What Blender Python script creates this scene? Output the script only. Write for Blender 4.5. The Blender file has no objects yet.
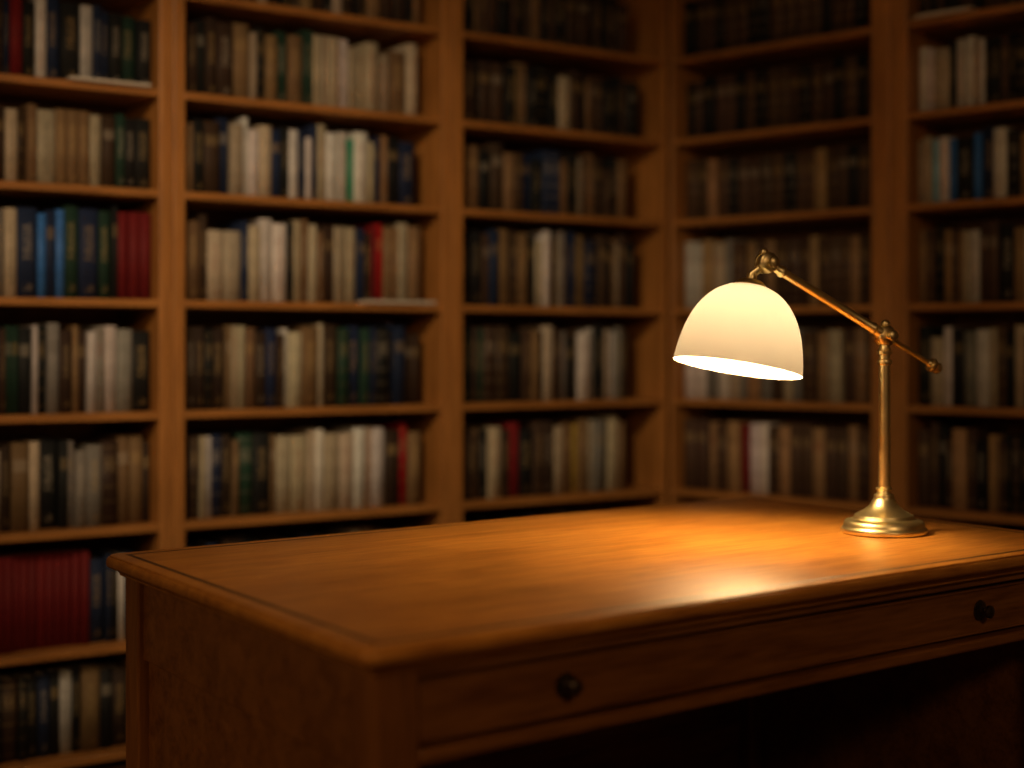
import bpy, bmesh, math, random
from mathutils import Vector, Matrix
random.seed(23)
S = bpy.context.scene
COL = S.collection

# ------------------------------------------------------------------ camera
CAM_Z = 1.16
F = 1500.0
cd = bpy.data.cameras.new("camera")
cam = bpy.data.objects.new("camera", cd)
COL.objects.link(cam)
cam.location = (0, 0, CAM_Z)
cam.rotation_euler = (math.radians(90), 0, 0)
cd.sensor_width = 36
cd.lens = F / 1024 * 36
cd.shift_y = -39 / 1024
cd.clip_start = 0.05
cd.dof.use_dof = True
cd.dof.focus_distance = 2.76
cd.dof.aperture_fstop = 1.3
S.camera = cam

# ------------------------------------------------------------------ helpers
def link(o, parent=None):
    COL.objects.link(o)
    if parent is not None:
        o.parent = parent
    return o

def mesh_obj(name, verts, faces, mats=(), parent=None, smooth=False, bevel=0.0, bev_seg=2):
    me = bpy.data.meshes.new(name)
    me.from_pydata([tuple(v) for v in verts], [], faces)
    bm = bmesh.new(); bm.from_mesh(me)
    bmesh.ops.recalc_face_normals(bm, faces=bm.faces)
    bm.to_mesh(me); bm.free()
    me.update()
    for m in mats:
        me.materials.append(m)
    if smooth:
        for p in me.polygons: p.use_smooth = True
    o = bpy.data.objects.new(name, me)
    link(o, parent)
    if bevel > 0:
        b = o.modifiers.new("bevel", 'BEVEL')
        b.width = bevel; b.segments = bev_seg; b.limit_method = 'ANGLE'
    return o

def box_vf(x0, x1, y0, y1, z0, z1, base=0):
    v = [(x0,y0,z0),(x1,y0,z0),(x1,y1,z0),(x0,y1,z0),(x0,y0,z1),(x1,y0,z1),(x1,y1,z1),(x0,y1,z1)]
    f = [(0,3,2,1),(4,5,6,7),(0,1,5,4),(1,2,6,5),(2,3,7,6),(3,0,4,7)]
    return v, [tuple(i+base for i in q) for q in f]

def boxes(name, lst, mat, parent=None, bevel=0.003, tf=None):
    V=[]; Fc=[]
    for b in lst:
        v,f = box_vf(*b, base=len(V))
        V += v; Fc += f
    if tf: V = [tf(*p) for p in V]
    return mesh_obj(name, V, Fc, [mat], parent, bevel=bevel)

def lathe(name, prof, mat, parent=None, origin=(0,0,0), axis=(0,0,1), seg=48, bev=0.0, sx=1.0):
    V=[]; Fc=[]
    n=len(prof)
    q = Vector((0,0,1)).rotation_difference(Vector(axis).normalized())
    o = Vector(origin)
    for r,z in prof:
        for k in range(seg):
            a=2*math.pi*k/seg
            V.append(o + q @ Vector((sx*max(r,1e-5)*math.cos(a), max(r,1e-5)*math.sin(a), z)))
    for i in range(n-1):
        for k in range(seg):
            k2=(k+1)%seg
            Fc.append((i*seg+k, i*seg+k2, (i+1)*seg+k2, (i+1)*seg+k))
    ob = mesh_obj(name, V, Fc, [mat], parent, smooth=True)
    try:
        ob.data.set_sharp_from_angle(angle=math.radians(38))
    except Exception: pass
    return ob

# ------------------------------------------------------------------ materials
def newmat(name):
    m = bpy.data.materials.new(name); m.use_nodes = True
    nt = m.node_tree
    b = nt.nodes["Principled BSDF"]
    return m, nt, b

def wood(name, c1, c2, c3, stretch=(1.5, 22, 22), rough=0.4, coat=0.0, spec=0.5, bump=0.08, fine=.4, rv=.1, coatr=.25):
    m, nt, b = newmat(name)
    N, L = nt.nodes, nt.links
    tc = N.new("ShaderNodeTexCoord")
    mp = N.new("ShaderNodeMapping"); mp.inputs["Scale"].default_value = stretch
    L.new(tc.outputs["Object"], mp.inputs["Vector"])
    n1 = N.new("ShaderNodeTexNoise"); n1.inputs["Scale"].default_value = 1.2
    n1.inputs["Detail"].default_value = 7; n1.inputs["Roughness"].default_value = 0.62
    n1.inputs["Distortion"].default_value = 0.6
    L.new(mp.outputs[0], n1.inputs["Vector"])
    n2 = N.new("ShaderNodeTexNoise"); n2.inputs["Scale"].default_value = 7
    n2.inputs["Detail"].default_value = 5
    L.new(mp.outputs[0], n2.inputs["Vector"])
    n3 = N.new("ShaderNodeTexNoise"); n3.inputs["Scale"].default_value = 3.0
    n3.inputs["Detail"].default_value = 3
    L.new(tc.outputs["Object"], n3.inputs["Vector"])
    r = N.new("ShaderNodeValToRGB")
    r.color_ramp.elements[0].position = 0.34; r.color_ramp.elements[0].color = (*c1, 1)
    r.color_ramp.elements[1].position = 0.66; r.color_ramp.elements[1].color = (*c3, 1)
    e = r.color_ramp.elements.new(0.5); e.color = (*c2, 1)
    ad = N.new("ShaderNodeMix"); ad.data_type='FLOAT'; ad.inputs[0].default_value = fine
    L.new(n1.outputs["Fac"], ad.inputs[2]); L.new(n2.outputs["Fac"], ad.inputs[3])
    L.new(ad.outputs[0], r.inputs[0])
    mx = N.new("ShaderNodeMix"); mx.data_type='RGBA'; mx.blend_type='MULTIPLY'
    mr = N.new("ShaderNodeMapRange"); mr.inputs[1].default_value=.3; mr.inputs[2].default_value=.7
    mr.inputs[3].default_value=.80; mr.inputs[4].default_value=1.08
    L.new(n3.outputs["Fac"], mr.inputs[0])
    mx.inputs[0].default_value = 1.0
    L.new(r.outputs[0], mx.inputs[6]); L.new(mr.outputs[0], mx.inputs[7])
    L.new(mx.outputs[2], b.inputs["Base Color"])
    rr = N.new("ShaderNodeMapRange"); rr.inputs[3].default_value=rough-rv*.6; rr.inputs[4].default_value=rough+rv
    L.new(n3.outputs["Fac"], rr.inputs[0]); L.new(rr.outputs[0], b.inputs["Roughness"])
    b.inputs["Specular IOR Level"].default_value = spec
    b.inputs["Coat Weight"].default_value = coat
    b.inputs["Coat Roughness"].default_value = coatr
    bp = N.new("ShaderNodeBump"); bp.inputs["Strength"].default_value = bump
    bp.inputs["Distance"].default_value = 0.002
    L.new(n2.outputs["Fac"], bp.inputs["Height"]); L.new(bp.outputs[0], b.inputs["Normal"])
    return m

case_c = ((0.25,0.100,0.022),(0.39,0.168,0.038),(0.50,0.225,0.056))
M_CASE_H = wood("bookcase_wood_horizontal", *case_c, stretch=(1.5,20,20), rough=.42)
M_CASE_V = wood("bookcase_wood_vertical", *case_c, stretch=(20,20,1.2), rough=.45)
M_CASE_B = wood("bookcase_back_wood", (0.13,0.053,0.013),(0.19,0.080,0.020),(0.24,0.105,0.028), stretch=(16,16,1.2), rough=.6)
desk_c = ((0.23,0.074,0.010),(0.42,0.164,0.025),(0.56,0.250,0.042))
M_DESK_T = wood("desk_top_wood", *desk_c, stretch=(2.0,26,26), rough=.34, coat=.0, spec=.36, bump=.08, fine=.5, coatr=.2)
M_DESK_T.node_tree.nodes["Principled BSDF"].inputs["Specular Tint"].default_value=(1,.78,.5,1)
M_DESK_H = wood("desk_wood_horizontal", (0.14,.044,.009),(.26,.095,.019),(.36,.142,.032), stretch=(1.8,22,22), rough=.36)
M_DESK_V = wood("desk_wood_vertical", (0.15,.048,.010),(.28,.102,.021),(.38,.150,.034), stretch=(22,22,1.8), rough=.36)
M_FLOOR = wood("floor_wood", (0.05,.022,.008),(.08,.035,.013),(.11,.05,.02), stretch=(1.0,9,9), rough=.5)

def plain(name, col, rough=.7, metal=0.0, noise=0.15, nscale=30):
    m, nt, b = newmat(name)
    N, L = nt.nodes, nt.links
    tc=N.new("ShaderNodeTexCoord"); n=N.new("ShaderNodeTexNoise"); n.inputs["Scale"].default_value=nscale
    n.inputs["Detail"].default_value=4
    L.new(tc.outputs["Object"], n.inputs["Vector"])
    r=N.new("ShaderNodeValToRGB")
    r.color_ramp.elements[0].color=(*[c*(1-noise) for c in col],1); r.color_ramp.elements[0].position=.35
    r.color_ramp.elements[1].color=(*[min(1,c*(1+noise)) for c in col],1); r.color_ramp.elements[1].position=.65
    L.new(n.outputs["Fac"], r.inputs[0]); L.new(r.outputs[0], b.inputs["Base Color"])
    b.inputs["Roughness"].default_value=rough; b.inputs["Metallic"].default_value=metal
    return m
M_WALL = plain("wall_plaster",(0.26,0.18,0.10),.9,nscale=6)
M_CEIL = plain("ceiling_plaster",(0.30,0.22,0.14),.9,nscale=6)
M_BRASS = plain("aged_brass",(0.92,0.78,0.40),.34,1.0,.06,25)
M_BRASS_D = plain("dark_brass",(0.70,0.57,0.28),.36,1.0,.15,40)
M_BRONZE = plain("dark_bronze",(0.11,0.08,0.055),.3,.9,.2,60)
M_PAPER = plain("paper_white",(0.58,0.53,0.44),.8,0,.05,40)
M_PAGES = plain("book_pages",(0.36,0.30,0.20),.9,0,.12,60)

m, nt, b = newmat("opal_glass"); M_SHADE = m
N,L = nt.nodes, nt.links
N.remove(b)
out = N["Material Output"]
df=N.new("ShaderNodeBsdfDiffuse"); df.inputs[0].default_value=(0.62,0.59,0.51,1)
tr=N.new("ShaderNodeBsdfTranslucent"); tr.inputs[0].default_value=(1.0,1.0,0.98,1)
gl=N.new("ShaderNodeBsdfGlossy"); gl.inputs["Roughness"].default_value=.4
m1=N.new("ShaderNodeMixShader"); m1.inputs[0].default_value=.0205
m2=N.new("ShaderNodeMixShader"); m2.inputs[0].default_value=.010
L.new(df.outputs[0],m1.inputs[1]); L.new(tr.outputs[0],m1.inputs[2])
L.new(m1.outputs[0],m2.inputs[1]); L.new(gl.outputs[0],m2.inputs[2])
L.new(m2.outputs[0],out.inputs[0])

m, nt, b = newmat("bulb_glow"); M_BULB = m
b.inputs["Base Color"].default_value=(1,.8,.5,1)
b.inputs["Emission Color"].default_value=(1.0,0.67,0.33,1)
b.inputs["Emission Strength"].default_value=820

def cover(name, deco, rough=.6, amt=.6):
    m, nt, b = newmat(name)
    N, L = nt.nodes, nt.links
    a = N.new("ShaderNodeAttribute"); a.attribute_name = "cover_color"
    ac = N.new("ShaderNodeAttribute"); ac.attribute_name = "accent_color"
    uv = N.new("ShaderNodeUVMap"); uv.uv_map = "spine"
    sp = N.new("ShaderNodeSeparateXYZ"); L.new(uv.outputs[0], sp.inputs[0])
    def rng(out, c, e):
        n=N.new("ShaderNodeMath"); n.operation='COMPARE'
        L.new(out,n.inputs[0]); n.inputs[1].default_value=c; n.inputs[2].default_value=e
        return n.outputs[0]
    def op(o,x,y):
        n=N.new("ShaderNodeMath"); n.operation=o
        L.new(x,n.inputs[0]); L.new(y,n.inputs[1]); return n.outputs[0]
    U,V = sp.outputs[0], sp.outputs[1]
    mask=None
    def textmask(c, e, ue=.22, sc=(3,40,1), thr=.5):
        mp=N.new("ShaderNodeMapping"); mp.inputs["Scale"].default_value=sc
        L.new(uv.outputs[0], mp.inputs[0])
        n=N.new("ShaderNodeTexNoise"); n.inputs["Scale"].default_value=1.3
        L.new(mp.outputs[0], n.inputs["Vector"])
        g=N.new("ShaderNodeMath"); g.operation='GREATER_THAN'; g.inputs[1].default_value=thr
        L.new(n.outputs["Fac"], g.inputs[0])
        return op('MULTIPLY', op('MULTIPLY', rng(V,c,e), rng(U,.5,ue)), g.outputs[0])
    if deco=="title":
        mask = textmask(.62,.2)
        mask = op('MAXIMUM', mask, textmask(.12,.04))
    elif deco=="bands":
        for c in (.09,.28,.46,.64,.82,.92):
            q=rng(V,c,.006); inu=rng(U,.5,.6); q=op('MULTIPLY',q,inu)
            mask = q if mask is None else op('MAXIMUM',mask,q)
        mask = op('MAXIMUM', mask, textmask(.73,.06,.35,(4,60,1),.48))
    elif deco=="label":
        mask = op('MULTIPLY', rng(V,.74,.07), rng(U,.5,.40))
    elif deco=="dark":
        mask = textmask(.5,.36,.2,(3,28,1),.47)
    am=N.new("ShaderNodeMath"); am.operation='MULTIPLY'; am.inputs[1].default_value=amt
    L.new(mask,am.inputs[0]); mask=am.outputs[0]
    mx=N.new("ShaderNodeMix"); mx.data_type='RGBA'
    L.new(mask, mx.inputs[0]); L.new(a.outputs["Color"], mx.inputs[6]); L.new(ac.outputs["Color"], mx.inputs[7])
    tc=N.new("ShaderNodeTexCoord"); n=N.new("ShaderNodeTexNoise"); n.inputs["Scale"].default_value=24
    n.inputs["Detail"].default_value=5
    L.new(tc.outputs["Object"], n.inputs["Vector"])
    mr=N.new("ShaderNodeMapRange"); mr.inputs[1].default_value=.3; mr.inputs[2].default_value=.7
    mr.inputs[3].default_value=.86; mr.inputs[4].default_value=1.08
    L.new(n.outputs["Fac"], mr.inputs[0])
    mm=N.new("ShaderNodeMix"); mm.data_type='RGBA'; mm.blend_type='MULTIPLY'; mm.inputs[0].default_value=1
    L.new(mx.outputs[2], mm.inputs[6]); L.new(mr.outputs[0], mm.inputs[7])
    L.new(mm.outputs[2], b.inputs["Base Color"])
    b.inputs["Roughness"].default_value=rough
    b.inputs["Specular IOR Level"].default_value=.3
    return m
COVERS=[cover("cloth_cover_title","title",.7,.4),cover("leather_cover_bands","bands",.55,.35),
        cover("cloth_cover_label","label",.65,.25),cover("jacket_cover_text","dark",.5,.4)]
BOOKMATS = COVERS+[M_PAGES]

# ------------------------------------------------------------------ geometry of the walls
Cx, Cy = 0.541, 5.2
Lx, Ly = 0.8253, 0.5647
Rx, Ry = 0.7334, -0.6798
DEP = 0.30
def mat_left(t):
    return Matrix(((Lx,-Ly,0,Cx-Lx*t),(Ly,Lx,0,Cy-Ly*t),(0,0,1,0),(0,0,0,1)))
def mat_right(s):
    return Matrix(((Rx,-Ry,0,Cx+Rx*s),(Ry,Rx,0,Cy+Ry*s),(0,0,1,0),(0,0,0,1)))

SHZ = [0.038, 0.33, 0.652, 0.964, 1.275, 1.58, 1.86, 2.14, 2.42]
TH = 0.022; TOP = 2.70
ORD = ["lowest","second","third","fourth","fifth","sixth","seventh","eighth","ninth"]

def bookcase(mat, W, label, sl, sr):
    e = bpy.data.objects.new("bookcase", None); link(e)
    e.empty_display_size=.1
    e.matrix_world = mat
    e["label"]=label; e["category"]="bookcase"
    boxes("side_panel",[(0.0005,sl,0,DEP,0,TOP)],M_CASE_V,e,.004)
    boxes("side_panel",[(W-sr,W-0.0005,0,DEP,0,TOP)],M_CASE_V,e,.004)
    boxes("back_panel",[(sl,W-sr,DEP-.012,DEP,0,TOP)],M_CASE_B,e,0)
    boxes("cornice",[(0.0005,W-.0005,-.012,0.0,TOP-.10,TOP)],M_CASE_H,e,.004)
    for z in SHZ:
        boxes("shelf",[(sl,W-sr,.002,DEP-.012,z-TH/2,z+TH/2)],M_CASE_H,e,.003)
    return e

UNITS=[]
W1=.916
defs=[("L",1.8+.9,.9,"tall oak bookcase filled with cloth and leather hardbacks",.04,.040),
      ("L",1.8,W1,"tall oak bookcase holding cream, tan and dark books",.036,.036),
      ("L",.884,.884,"tall oak bookcase beside the room corner, dim books",.044,.018),
      ("R",0.004,.846,"tall oak bookcase of dark leather volumes by the corner",.018,.066),
      ("R",.85,.85,"tall oak bookcase with pale and blue paperbacks",.058,.044)]
for w,o,W,lab,sl,sr in defs:
    mt = mat_left(o) if w=="L" else mat_right(o)
    UNITS.append((bookcase(mt,W,lab,sl,sr),mt,W,sl,sr))

# ------------------------------------------------------------------ books
PAL={'K':((.010,.012,.012),"black"),'N':((.012,.024,.065),"navy blue"),'R':((.34,.010,.012),"red"),
 'W':((.62,.61,.57),"cream white"),'C':((.44,.38,.27),"cream"),'T':((.20,.125,.06),"tan"),
 'G':((.014,.045,.030),"dark green"),'B':((.04,.15,.46),"blue"),'D':((.042,.025,.015),"dark brown"),
 'M':((.17,.010,.012),"maroon"),'X':((.14,.008,.009),"deep red"),'Y':((.40,.27,.05),"ochre yellow"),'E':((.22,.215,.19),"grey"),
 'L':((.22,.48,.98),"light blue"),'V':((.02,.28,.16),"bright green")}
ROWS={
 0:{7:"KDKNKDK",6:"DNGKKDNMKWNKWNNKGK",5:"CCDCDTCTTTCDGKK",4:"KWECNBNBGNGKMMM",3:"DGGKWKEDTDWEWEK",
    2:"DCDTCKKEEEDTTD",1:"XXXXXXXXXXXXNNKWNKG",0:"KDKKNKWKTKDTTD"},
 1:{7:"DKTDCDKDTDDKCDKDTDDKT",6:"DTCKTGTGGCCCCCWCCCCTC",5:"CTKDNCWWCNKWNWNCWWVWCNTKN",
    4:"CCNCWWKCTCTDDCCNDMRTTTCT",3:"DTCCTDNDWCTCDGNGNKNNDD",2:"CDCWNDTGKTCCCWCCWCWDRT",1:"DTKDCTDTKD"},
 2:{7:"KDTKDKDDKDKDKDD",6:"DKDDKTTKKKCDKTDDKKDK",5:"TKDTDNKNNTKCDTDDKT",4:"DTKCWDCEDNTNDKTCDK",3:"KDTKCDEKDWWKCEWED",
    2:"DTKCDMKDDCTYTCEECT"},
 3:{7:"KDDKDDKKDDDDKDDKDK",6:"KDKDDKDKDDDKDDKDKD",5:"DDTDKDDDDKDDTDDKDDDD",4:"WWTCEDTDTDDDTDDDTDDD",
    3:"WWEWCETEDCEDTCDTDTD",2:"DDTDTMWWDTDDTDDTDDK"},
 4:{7:"KDKDKDKDDKDK",6:"WWCKWWCWKKDKKDKDDKDDKD",5:"CCLWBKBNWKTTDDTCDDKDD",4:"TDKTDTCWDDKTWKDTDDCDKD",3:"KCWKEWCDKCDCTDKDDDTDD",
    2:"DDKDTDKTTDKDKDTDDDKD"}}
FIL="KDTDNGDDTKNKDD"

def book_geo(w,h,d,cov,col,acc):
    tb=.0028; bul=min(.0045,w*.13)
    pts=[(-w/2,d),(-w/2,bul)]
    ns=4
    for i in range(1,ns):
        a=i/ns; x=-w/2+w*a; pts.append((x, bul*(1-math.sin(math.pi*a))))
    pts += [(w/2,bul),(w/2,d),(w/2-tb,d),(w/2-tb,bul+.004),(-w/2+tb,bul+.004),(-w/2+tb,d)]
    n=len(pts)
    V=[(x,y,0) for x,y in pts]+[(x,y,h) for x,y in pts]
    Fc=[];MI=[];UVs=[]
    for i in range(n):
        j=(i+1)%n
        Fc.append((i,j,j+n,i+n)); MI.append(cov)
        if 1<=i<=ns:
            u0=(pts[i][0]+w/2)/w; u1=(pts[j][0]+w/2)/w
            UVs.append([(u0,0),(u1,0),(u1,1),(u0,1)])
        else: UVs.append([(-1,-1)]*4)
    for off in (0,n):
        fs=[(0,1,n-2,n-1),(ns+1,ns+2,n-4,n-3),tuple(range(1,ns+2))+(n-3,n-2)]
        for f in fs:
            q=[k+off for k in f]
            if off==0: q=q[::-1]
            Fc.append(tuple(q)); MI.append(cov); UVs.append([(-1,-1)]*len(q))
    bv,bf=box_vf(-w/2+tb+.0001,w/2-tb-.0001,bul+.0042,d-.004,.003,h-.004,base=len(V))
    V+=bv
    for f in bf:
        Fc.append(f); MI.append(4); UVs.append([(-1,-1)]*4)
    return V,Fc,MI,UVs,col,acc

def fill_mesh(me, parts):
    V=[];Fc=[];MI=[];UV=[];CC=[];AC=[];SM=[]
    for (v,f,mi,uvs,col,acc) in parts:
        b=len(V); V+=v
        for q,m_,u in zip(f,mi,uvs):
            Fc.append(tuple(i+b for i in q)); MI.append(m_); SM.append(u[0][0]>=0)
            for t in u:
                UV.append(t); CC.append(col); AC.append(acc)
    me.from_pydata(V,[],Fc)
    for mm_ in BOOKMATS: me.materials.append(mm_)
    me.polygons.foreach_set("material_index",MI)
    me.polygons.foreach_set("use_smooth",SM)
    ul=me.uv_layers.new(name="spine")
    flat=[c for t in UV for c in t]
    ul.data.foreach_set("uv",flat)
    a=me.color_attributes.new("cover_color",'FLOAT_COLOR','CORNER')
    a.data.foreach_set("color",[c for t in CC for c in (*t,1)])
    a=me.color_attributes.new("accent_color",'FLOAT_COLOR','CORNER')
    a.data.foreach_set("color",[c for t in AC for c in (*t,1)])
    me.update()

ALL=[]
for ui,(e,mt,W,sl,sr) in enumerate(UNITS):
    for r,z in enumerate(SHZ):
        s = ROWS[ui].get(r)
        gap = (SHZ[r+1]-z-TH) if r<len(SHZ)-1 else (TOP-.02-z-TH/2)
        maxh = gap-.022
        base = list(s) if s else []
        x = W-sr-.003
        xmin = sl+.004
        prev=None; hh=ww=0; dep=.2; setb=.05; cov=0
        seq=base[::-1]; k=0
        rowh=random.uniform(.85,.92)
        if ui==1: x -= random.uniform(0.03,.06)
        if ui==2: x -= random.uniform(.05,.14)
        left = (ui in (3,4))
        pos = xmin if left else x
        while True:
            if left: c = base[k] if k<len(base) else random.choice(FIL)
            else: c = seq[k] if k<len(seq) else random.choice(FIL)
            k+=1
            series = (c==prev and (c in "RXMCDGNT") and random.random()<.65)
            if not series or prev is None:
                ww=random.choice([.017,.022,.027,.032,.037,.043,.052])*random.uniform(.92,1.08)
                hh=maxh*min(.985,max(.72,random.gauss(rowh,.042)))
                if c in "W": ww*=.9
                if c=='R': ww=.030; hh=maxh*.95
                if c=='B': ww=.024
                if c=='L': ww=.024
                if c=='M' and ui==0: ww=.032; hh=maxh*.93
                if c=='M' and ui==1: ww=.016
                if ui==3: hh=maxh*random.uniform(.84,.9); ww=random.uniform(.034,.05)
                if c=='X': ww=.023; hh=maxh*.92
                dep=random.uniform(.14,.2); setb=random.uniform(.05,.072)
                cov={'W':3,'X':0,'M':0,'C':random.choice([0,0,3,3])}.get(c, random.choice([0,0,0,1,2]))
                if ui==3: cov=random.choice([1,1,2])
            prev=c
            if left:
                if pos+ww>W-sr-.003: break
                cx=pos+ww/2; pos+=ww
            else:
                if pos-ww<xmin: break
                cx=pos-ww/2; pos-=ww
            b0=PAL[c][0]; j=random.uniform(.78,1.22)
            if ui in (3,4) and c in "DT": j*=1.7
            elif ui==2 and c=="D": j*=1.4
            col=tuple(max(.004,min(.8,v*j*random.uniform(.95,1.05))) for v in b0)
            lum=sum(col)/3
            if c in 'XM': acc=tuple(v*.6 for v in col)
            elif lum>.2: acc=tuple(v*.22 for v in col) if random.random()<.75 else (.25,.05,.03)
            else: acc=random.choice([(.5,.36,.14),(.45,.32,.13),(.5,.45,.34),(.38,.28,.12)])
            wp=mt@Vector((cx,setb,z+TH/2))
            X,Y,Z=wp
            px0=512+F*X/Y; pyb=345-F*(Z-CAM_Z)/Y; pyt=345-F*(Z+hh-CAM_Z)/Y
            wpx=F*ww/Y*.75
            vx=max(0,min(1024,px0+wpx/2)-max(0,px0-wpx/2))
            lim=768
            if px0>100: lim=556-(px0-102)*.09 if px0<755 else 497+(px0-755)*.12
            vy=max(0,min(lim,pyb)-max(0,pyt))
            ALL.append(dict(ui=ui,r=r,cx=cx,setb=setb,z=z+TH/2+.0002,w=ww-.0006,h=hh,d=dep,cov=cov,col=col,acc=acc,c=c,score=vx*vy))
ALL.sort(key=lambda b:-b['score'])
FIN={0:"with stamped title",1:"with gilt bands",2:"with spine label",3:"in printed jacket"}
rest=[]
for i,b in enumerate(ALL):
    g=book_geo(b['w'],b['h'],b['d'],b['cov'],b['col'],b['acc'])
    mt=UNITS[b['ui']][1]@Matrix.Translation((b['cx'],b['setb'],b['z']))
    if i<300 and b['score']>0:
        me=bpy.data.meshes.new("book"); fill_mesh(me,[g])
        o=bpy.data.objects.new("book",me); link(o); o.matrix_world=mt
        o["label"]="%s book %s, upright on bookcase shelf"%(PAL[b['c']][1],FIN[b['cov']])
        o["category"]="book"
        o["group"]="books on the %s shelf of %s"%(ORD[b['r']],["the end bookcase","the wide bookcase","the corner bookcase","the leather volume bookcase","the paperback bookcase"][b['ui']])
    else:
        g=([tuple(mt@Vector(v)) for v in g[0]],)+g[1:]
        rest.append(g)
me=bpy.data.meshes.new("books"); fill_mesh(me,rest)
o=bpy.data.objects.new("books",me); link(o)
o["kind"]="stuff"; o["label"]="rows of old hardback books filling the dim bookcase shelves"; o["category"]="books"

def papers(ui,x0,x1,shelf,label,n=3):
    mt=UNITS[ui][1]; z=SHZ[shelf]+TH/2+.0003
    L_=[]
    for i in range(n):
        L_.append((x0+.004*i,x1-.003*(n-i),-.012+.003*i,.046,z+.0025*i,z+.0025*i+.0022))
    o=boxes("paper_stack",[(a-x0,b_-x0,c,d_,e_-z,f_-z) for a,b_,c,d_,e_,f_ in L_],M_PAPER,None,0)
    o.matrix_world=mt@Matrix.Translation((x0,0,z))
    o["label"]=label; o["category"]="papers"
papers(0,.60,.84,6,"thin stack of white papers on a bookcase shelf edge",4)
papers(1,.60,.86,4,"few loose cream papers lying on a shelf edge",4)
papers(4,.08,.27,7,"small stack of pale papers on a high shelf",5)

# ------------------------------------------------------------------ desk
DT=.79
A=Vector((-.177,1.808)); u=Vector((.79,.613)).normalized(); v=Vector((-.543,.839)).normalized()
ct=u.dot(v); st=math.sqrt(1-ct*ct)
LN,DP=1.66,1.01
desk=bpy.data.objects.new("desk",None); link(desk)
desk.matrix_world=Matrix(((u.x,-u.y,0,A.x),(u.y,u.x,0,A.y),(0,0,1,0),(0,0,0,1)))
desk["label"]="large warm brown wooden writing desk with moulded top and drawer"; desk["category"]="desk"
def M(a,b,z): return (a+b*ct, b*st, z)
def outline(ins,R,z,seg=7):
    r=max(R-ins,.003); pts=[]
    for (ca,cb,a0) in ((LN-ins-r,ins+r,-90),(LN-ins-r,DP-ins-r,0),(ins+r,DP-ins-r,90),(ins+r,ins+r,180)):
        for k in range(seg+1):
            a=math.radians(a0+90*k/seg)
            pts.append(M(ca+r*math.cos(a),cb+r*math.sin(a),z))
    return pts
R0=.026
prof=[(.05,-.036),(.0235,-.036),(.0235,-.033),(.020,-.029),(.0145,-.0265),(.0135,-.0262),(.0132,-.022),(.0035,-.0212),(.0005,-.018),(0,-.0125),(.0008,-.007),(.0035,-.0035),(.0065,-.0033),(.0068,-.0010),(.0085,0),
      (.034,0),(.0345,-.0022),(.0390,-.0022),(.0395,0)]
V=[];Fc=[]
for ins,z in prof: V+=outline(ins,R0,DT+z)
n=len(outline(0,R0,0))
for i in range(len(prof)-1):
    for k in range(n):
        k2=(k+1)%n
        Fc.append((i*n+k,i*n+k2,(i+1)*n+k2,(i+1)*n+k))
Fc.append(tuple(range((len(prof)-1)*n,len(prof)*n)))
Fc.append(tuple(range(n))[::-1])
o=mesh_obj("desk_top",V,Fc,[M_DESK_T],desk)
for p in o.data.polygons: p.use_smooth=True
try: o.data.set_sharp_from_angle(angle=math.radians(30))
except Exception: pass
M_INLAY=plain("dark_inlay",(0.03,0.012,0.004),.5)
V=[];Fc=[]
for ins,z in ((.0325,-.0021),(.0325,.0002),(.0410,.0002),(.0410,-.0021)): V+=outline(ins,R0,DT+z)
for i in range(3):
    for k in range(n):
        k2=(k+1)%n; Fc.append((i*n+k,i*n+k2,(i+1)*n+k2,(i+1)*n+k))
mesh_obj("inlay_line",V,Fc,[M_INLAY],desk)
ZT=DT-.036; ov=.032; LG=.066
for a0,b0 in ((ov,ov),(LN-ov-LG,ov),(ov,DP-ov-LG),(LN-ov-LG,DP-ov-LG)):
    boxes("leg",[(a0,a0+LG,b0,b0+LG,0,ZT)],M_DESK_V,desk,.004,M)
AP=.125
for a0,sgn in ((ov,1),(LN-ov,-1)):
    def sa(d0,d1): return (a0+sgn*d0,a0+sgn*d1) if sgn>0 else (a0+sgn*d1,a0+sgn*d0)
    b0,b1=ov+LG,DP-ov-LG
    x0,x1=sa(.010,.034)
    y0,y1=sa(.020,.030)
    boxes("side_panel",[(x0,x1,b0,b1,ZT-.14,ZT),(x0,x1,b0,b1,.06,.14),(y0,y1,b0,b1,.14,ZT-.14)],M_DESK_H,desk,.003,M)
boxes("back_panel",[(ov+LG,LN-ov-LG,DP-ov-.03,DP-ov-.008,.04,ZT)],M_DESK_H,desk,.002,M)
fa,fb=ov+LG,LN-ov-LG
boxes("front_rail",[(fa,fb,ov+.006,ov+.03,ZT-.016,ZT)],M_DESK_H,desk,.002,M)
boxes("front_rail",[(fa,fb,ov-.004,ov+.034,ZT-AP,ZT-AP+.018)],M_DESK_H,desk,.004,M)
d0,d1,z0,z1=fa+.006,fb-.006,ZT-AP+.024,ZT-.022
fr=ov+.014
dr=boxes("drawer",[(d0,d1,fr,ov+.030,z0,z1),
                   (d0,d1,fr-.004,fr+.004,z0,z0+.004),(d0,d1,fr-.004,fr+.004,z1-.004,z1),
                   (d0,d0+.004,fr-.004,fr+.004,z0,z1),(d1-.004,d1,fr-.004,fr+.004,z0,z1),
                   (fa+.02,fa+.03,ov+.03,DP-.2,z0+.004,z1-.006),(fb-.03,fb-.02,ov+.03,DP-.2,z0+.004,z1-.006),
                   (fa+.02,fb-.02,ov+.03,DP-.2,z0+.002,z0+.008)],M_DESK_H,desk,.0012,M)
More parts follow.
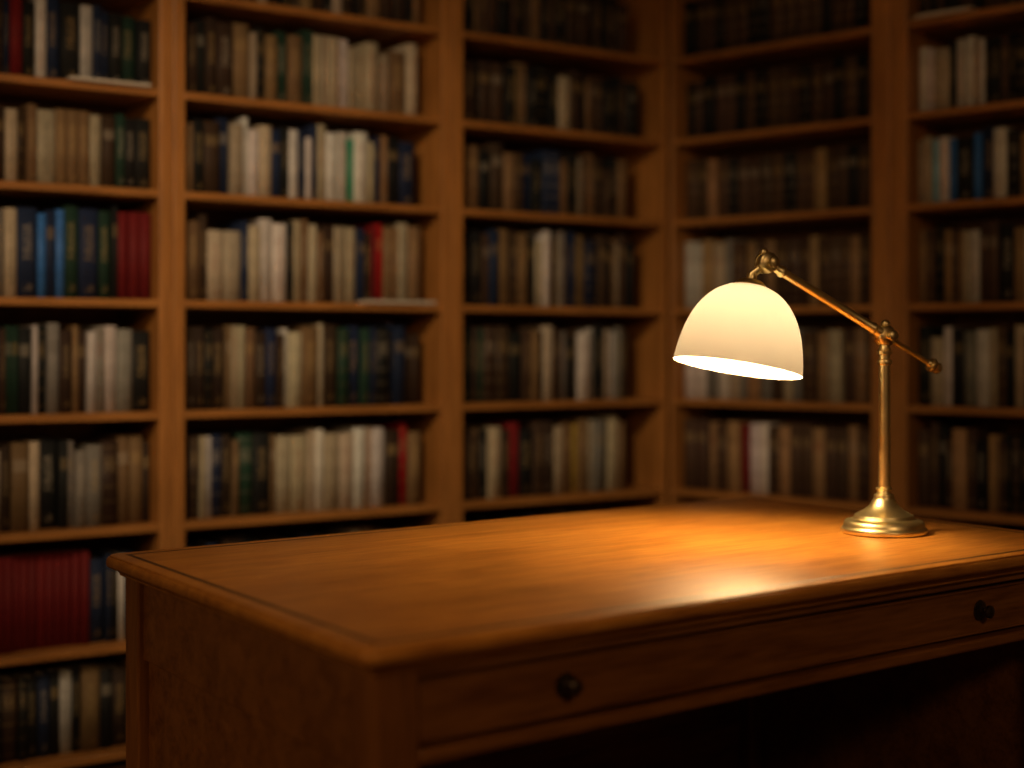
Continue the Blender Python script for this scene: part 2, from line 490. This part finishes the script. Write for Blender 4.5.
for a in (.349,1.298):
    c=M(a,fr,ZT-AP/2+.001)
    lathe("knob",[(0,0),(.0175,0),(.0185,.0012),(.0175,.003),(.0125,.0036),(.012,.0050),(.0085,.0056),(.0060,.007),(.0052,.012),(.0075,.015),(.0110,.018),(.0120,.0205),(.0112,.0235),(.008,.0255),(.004,.0265),(0,.0268)],
          M_BRONZE,dr,c,(0,-1,0),32)["label"]="dark bronze round drawer knob with backplate"

# ------------------------------------------------------------------ lamp
lamp=bpy.data.objects.new("desk_lamp",None); link(lamp)
lamp.location=(.732,2.952,DT+.0002)
lamp["label"]="brass desk lamp with glowing opal glass dome shade and angled arm"; lamp["category"]="lamp"
lathe("lamp_base",[(0,0),(.080,0),(.083,.002),(.084,.006),(.083,.010),(.079,.013),(.078,.016),(.0775,.021),(.074,.025),(.066,.0275),(.060,.029),
   (.0585,.032),(.057,.036),(.049,.040),(.040,.045),(.032,.051),(.026,.058),(.0215,.066),(.0195,.070),(.020,.073),(.019,.076),(.0145,.078),(.0135,.083),(.0160,.086),(.0155,.089),(.0115,.091),(0,.091)],M_BRASS,lamp,seg=72)
K=Vector((.003,0,.388))
lathe("lamp_post",[(0,.09),(.0120,.09),(.0116,.20),(.0112,.330),(.0140,.332),(.0150,.336),(.0140,.340),(.0112,.342),(.0112,.350),(.0145,.352),(.0150,.358),(.0125,.361),(.0100,.368),(.009,.376),(0,.376)],M_BRASS,lamp,(.001,0,0),(0,0,1))
E=Vector((-.247,-.10,.526))
T=Vector((.112,.042,.326))
dirE=(E-K).normalized()
def spindle(name,P,Q,prof,mat):
    L_=(Q-P).length
    return lathe(name,[(r,t*L_) for r,t in prof],mat,lamp,P,(Q-P),32)
spindle("arm",K,E,[(0,0),(.012,.0),(.0135,.02),(.012,.06),(.0098,.09),(.0118,.10),(.0118,.115),(.0096,.125),(.0092,.5),(.0088,.86),(.0112,.87),(.0118,.885),(.0096,.90),(.008,.94),(.008,1),(0,1)],M_BRASS)
spindle("counter_arm",K,T,[(0,0),(.0095,0),(.010,.12),(.0068,.18),(.0055,.3),(.0052,.85),(.0075,.87),(.008,.9),(.005,.93),(.005,1),(0,1)],M_BRASS_D)
lathe("counterweight",[(0,-.014),(.009,-.014),(.0135,-.012),(.0145,-.008),(.0135,-.004),(.008,-.002),(.007,0),(.011,.002),(.012,.006),(.0105,.010),(.005,.013),(.003,.016),(0,.017)],M_BRASS_D,lamp,T,-dirE,28)
side=Vector((dirE.y,-dirE.x,0)).normalized()
if side.y>0: side=-side
jp=[(0,-.021),(.015,-.021),(.018,-.019),(.0205,-.014),(.0205,-.007),(.016,-.006),(.016,-.001),(.0205,0),(.0205,.007),(.018,.011),(.013,.013),(.0075,.014),(.0065,.019),(.010,.021),(.011,.025),(.010,.029),(.005,.032),(0,.032)]
lathe("joint",jp,M_BRASS_D,lamp,K,side,36)
lathe("finial",[(0,.0),(.007,.0),(.0065,.006),(.009,.009),(.010,.013),(.008,.018),(.004,.021),(0,.022)],M_BRASS_D,lamp,K+Vector((0,0,.010)),(0,0,1),24)
lathe("joint",jp,M_BRASS_D,lamp,E,side,36)
lathe("finial",[(0,.0),(.007,.0),(.0065,.006),(.0085,.009),(.009,.012),(.007,.016),(.003,.019),(0,.020)],M_BRASS_D,lamp,E+Vector((-.004,0,.009)),(-.2,0,1),24)
AP0=Vector((-.279,-.10,.484)); axis=Vector((-.027,-.016,-.16)).normalized()
sh=[(.018,.0),(.028,.0005),(.042,.005),(.058,.013),(.073,.025),(.087,.041),(.099,.061),(.108,.083),(.1145,.107),(.1190,.130),(.1212,.148),(.1225,.161)]
shade=lathe("lamp_shade",sh,M_SHADE,lamp,AP0,axis,80)
shade["label"]="opal cream glass dome lampshade glowing warm"
sub=shade.modifiers.new("sub",'SUBSURF'); sub.levels=1; sub.render_levels=1
lathe("shade_cap",[(0,-.022),(.009,-.022),(.010,-.018),(.010,-.012),(.018,-.010),(.025,-.006),(.0295,-.001),(.031,.002),(.029,.003),(.018,.001),(0,.001)],M_BRASS_D,lamp,AP0,axis,48)
P1=AP0-axis*.020
spindle("shade_stem",P1,E,[(0,0),(.0085,0),(.0075,.5),(.0075,1),(0,1)],M_BRASS_D)
lathe("lamp_socket",[(0,.0),(.017,.0),(.0175,.012),(.016,.040),(.0145,.044),(0,.044)],M_BRASS_D,lamp,AP0+axis*.001,axis,32)
lathe("light_bulb",[(0,.0),(.010,.0),(.012,.008),(.019,.020),(.0245,.034),(.025,.044),(.021,.056),(.012,.064),(0,.067)],M_BULB,lamp,AP0+axis*.045,axis,32)

# ------------------------------------------------------------------ room
k=(DEP+.02)/(1+((-Ly)*(-Ry)+Lx*Rx))
P0=Vector((Cx+k*(-Ly-Ry),Cy+k*(Lx+Rx)))
PL=P0-Vector((Lx,Ly))*5.2
PR=P0+Vector((Rx,Ry))*4.6
Q1=Vector((-1.9,-1.9)); Q2=Vector((2.3,-1.9))
poly=[P0,PL,Q1,Q2,PR]
H=2.78
def wall(name,p,q):
    d=(q-p).normalized(); nrm=Vector((d.y,-d.x))
    cen=sum(poly,Vector((0,0)))/5
    if nrm.dot(cen-p)>0: nrm=-nrm
    t=.1
    pts=[p,q,q+nrm*t,p+nrm*t]
    V=[(a.x,a.y,0) for a in pts]+[(a.x,a.y,H) for a in pts]
    o=mesh_obj(name,V,[(0,1,2,3),(4,5,6,7),(0,1,5,4),(1,2,6,5),(2,3,7,6),(3,0,4,7)],[M_WALL])
    o["kind"]="structure"
wall("wall_left",P0,PL); wall("wall_right",P0,PR); wall("wall_west",PL,Q1); wall("wall_south",Q1,Q2); wall("wall_east",Q2,PR)
for nm,z0,z1,mm in (("floor",-.1,0,M_FLOOR),("ceiling",H,H+.1,M_CEIL)):
    V=[(a.x,a.y,z0) for a in poly]+[(a.x,a.y,z1) for a in poly]
    Fc=[(0,1,2,3,4),(5,6,7,8,9)]+[(i,(i+1)%5,(i+1)%5+5,i+5) for i in range(5)]
    o=mesh_obj(nm,V,Fc,[mm]); o["kind"]="structure"

# ------------------------------------------------------------------ lights
def aim(o,loc,target):
    o.location=loc
    o.rotation_euler=(Vector(target)-Vector(loc)).to_track_quat('-Z','Y').to_euler()
def area(name,loc,target,size,power,col):
    l=bpy.data.lights.new(name,'AREA'); l.shape='DISK'; l.size=size; l.energy=power; l.color=col
    o=bpy.data.objects.new(name,l); link(o); aim(o,loc,target)
    return o
l=bpy.data.lights.new("shelf_fill_spot",'SPOT'); l.energy=150; l.color=(1,.70,.44)  # added spot without a fixture; lights the shelves and fades toward the edges
l.spot_size=math.radians(56); l.spot_blend=1.0; l.shadow_soft_size=.2
o=bpy.data.objects.new("shelf_fill_spot",l); link(o); aim(o,(-.8,1.7,2.6),(-.38,4.5,1.04))
area("overhead_fill",(-.3,1.6,2.65),(-.1,2.6,.6),.6,7,(1,.64,.34))  # unseen soft fill, added overhead for the ambient level
area("front_fill",(1.6,-.9,2.68),(.4,2.5,.6),.7,20,(1,.60,.30))  # added fill from behind the camera, lifts the desk front
area("side_fill",(-1.9,.2,2.0),(-.5,2.3,.6),.5,9,(1,.60,.30))  # added fill out of view on the left, lifts the desk's side
w=bpy.data.worlds.new("world"); S.world=w; w.use_nodes=True
w.node_tree.nodes["Background"].inputs[0].default_value=(1,.7,.45,1)
w.node_tree.nodes["Background"].inputs[1].default_value=.01
S.view_settings.view_transform='Standard'
S.view_settings.look='None'
S.view_settings.exposure=0
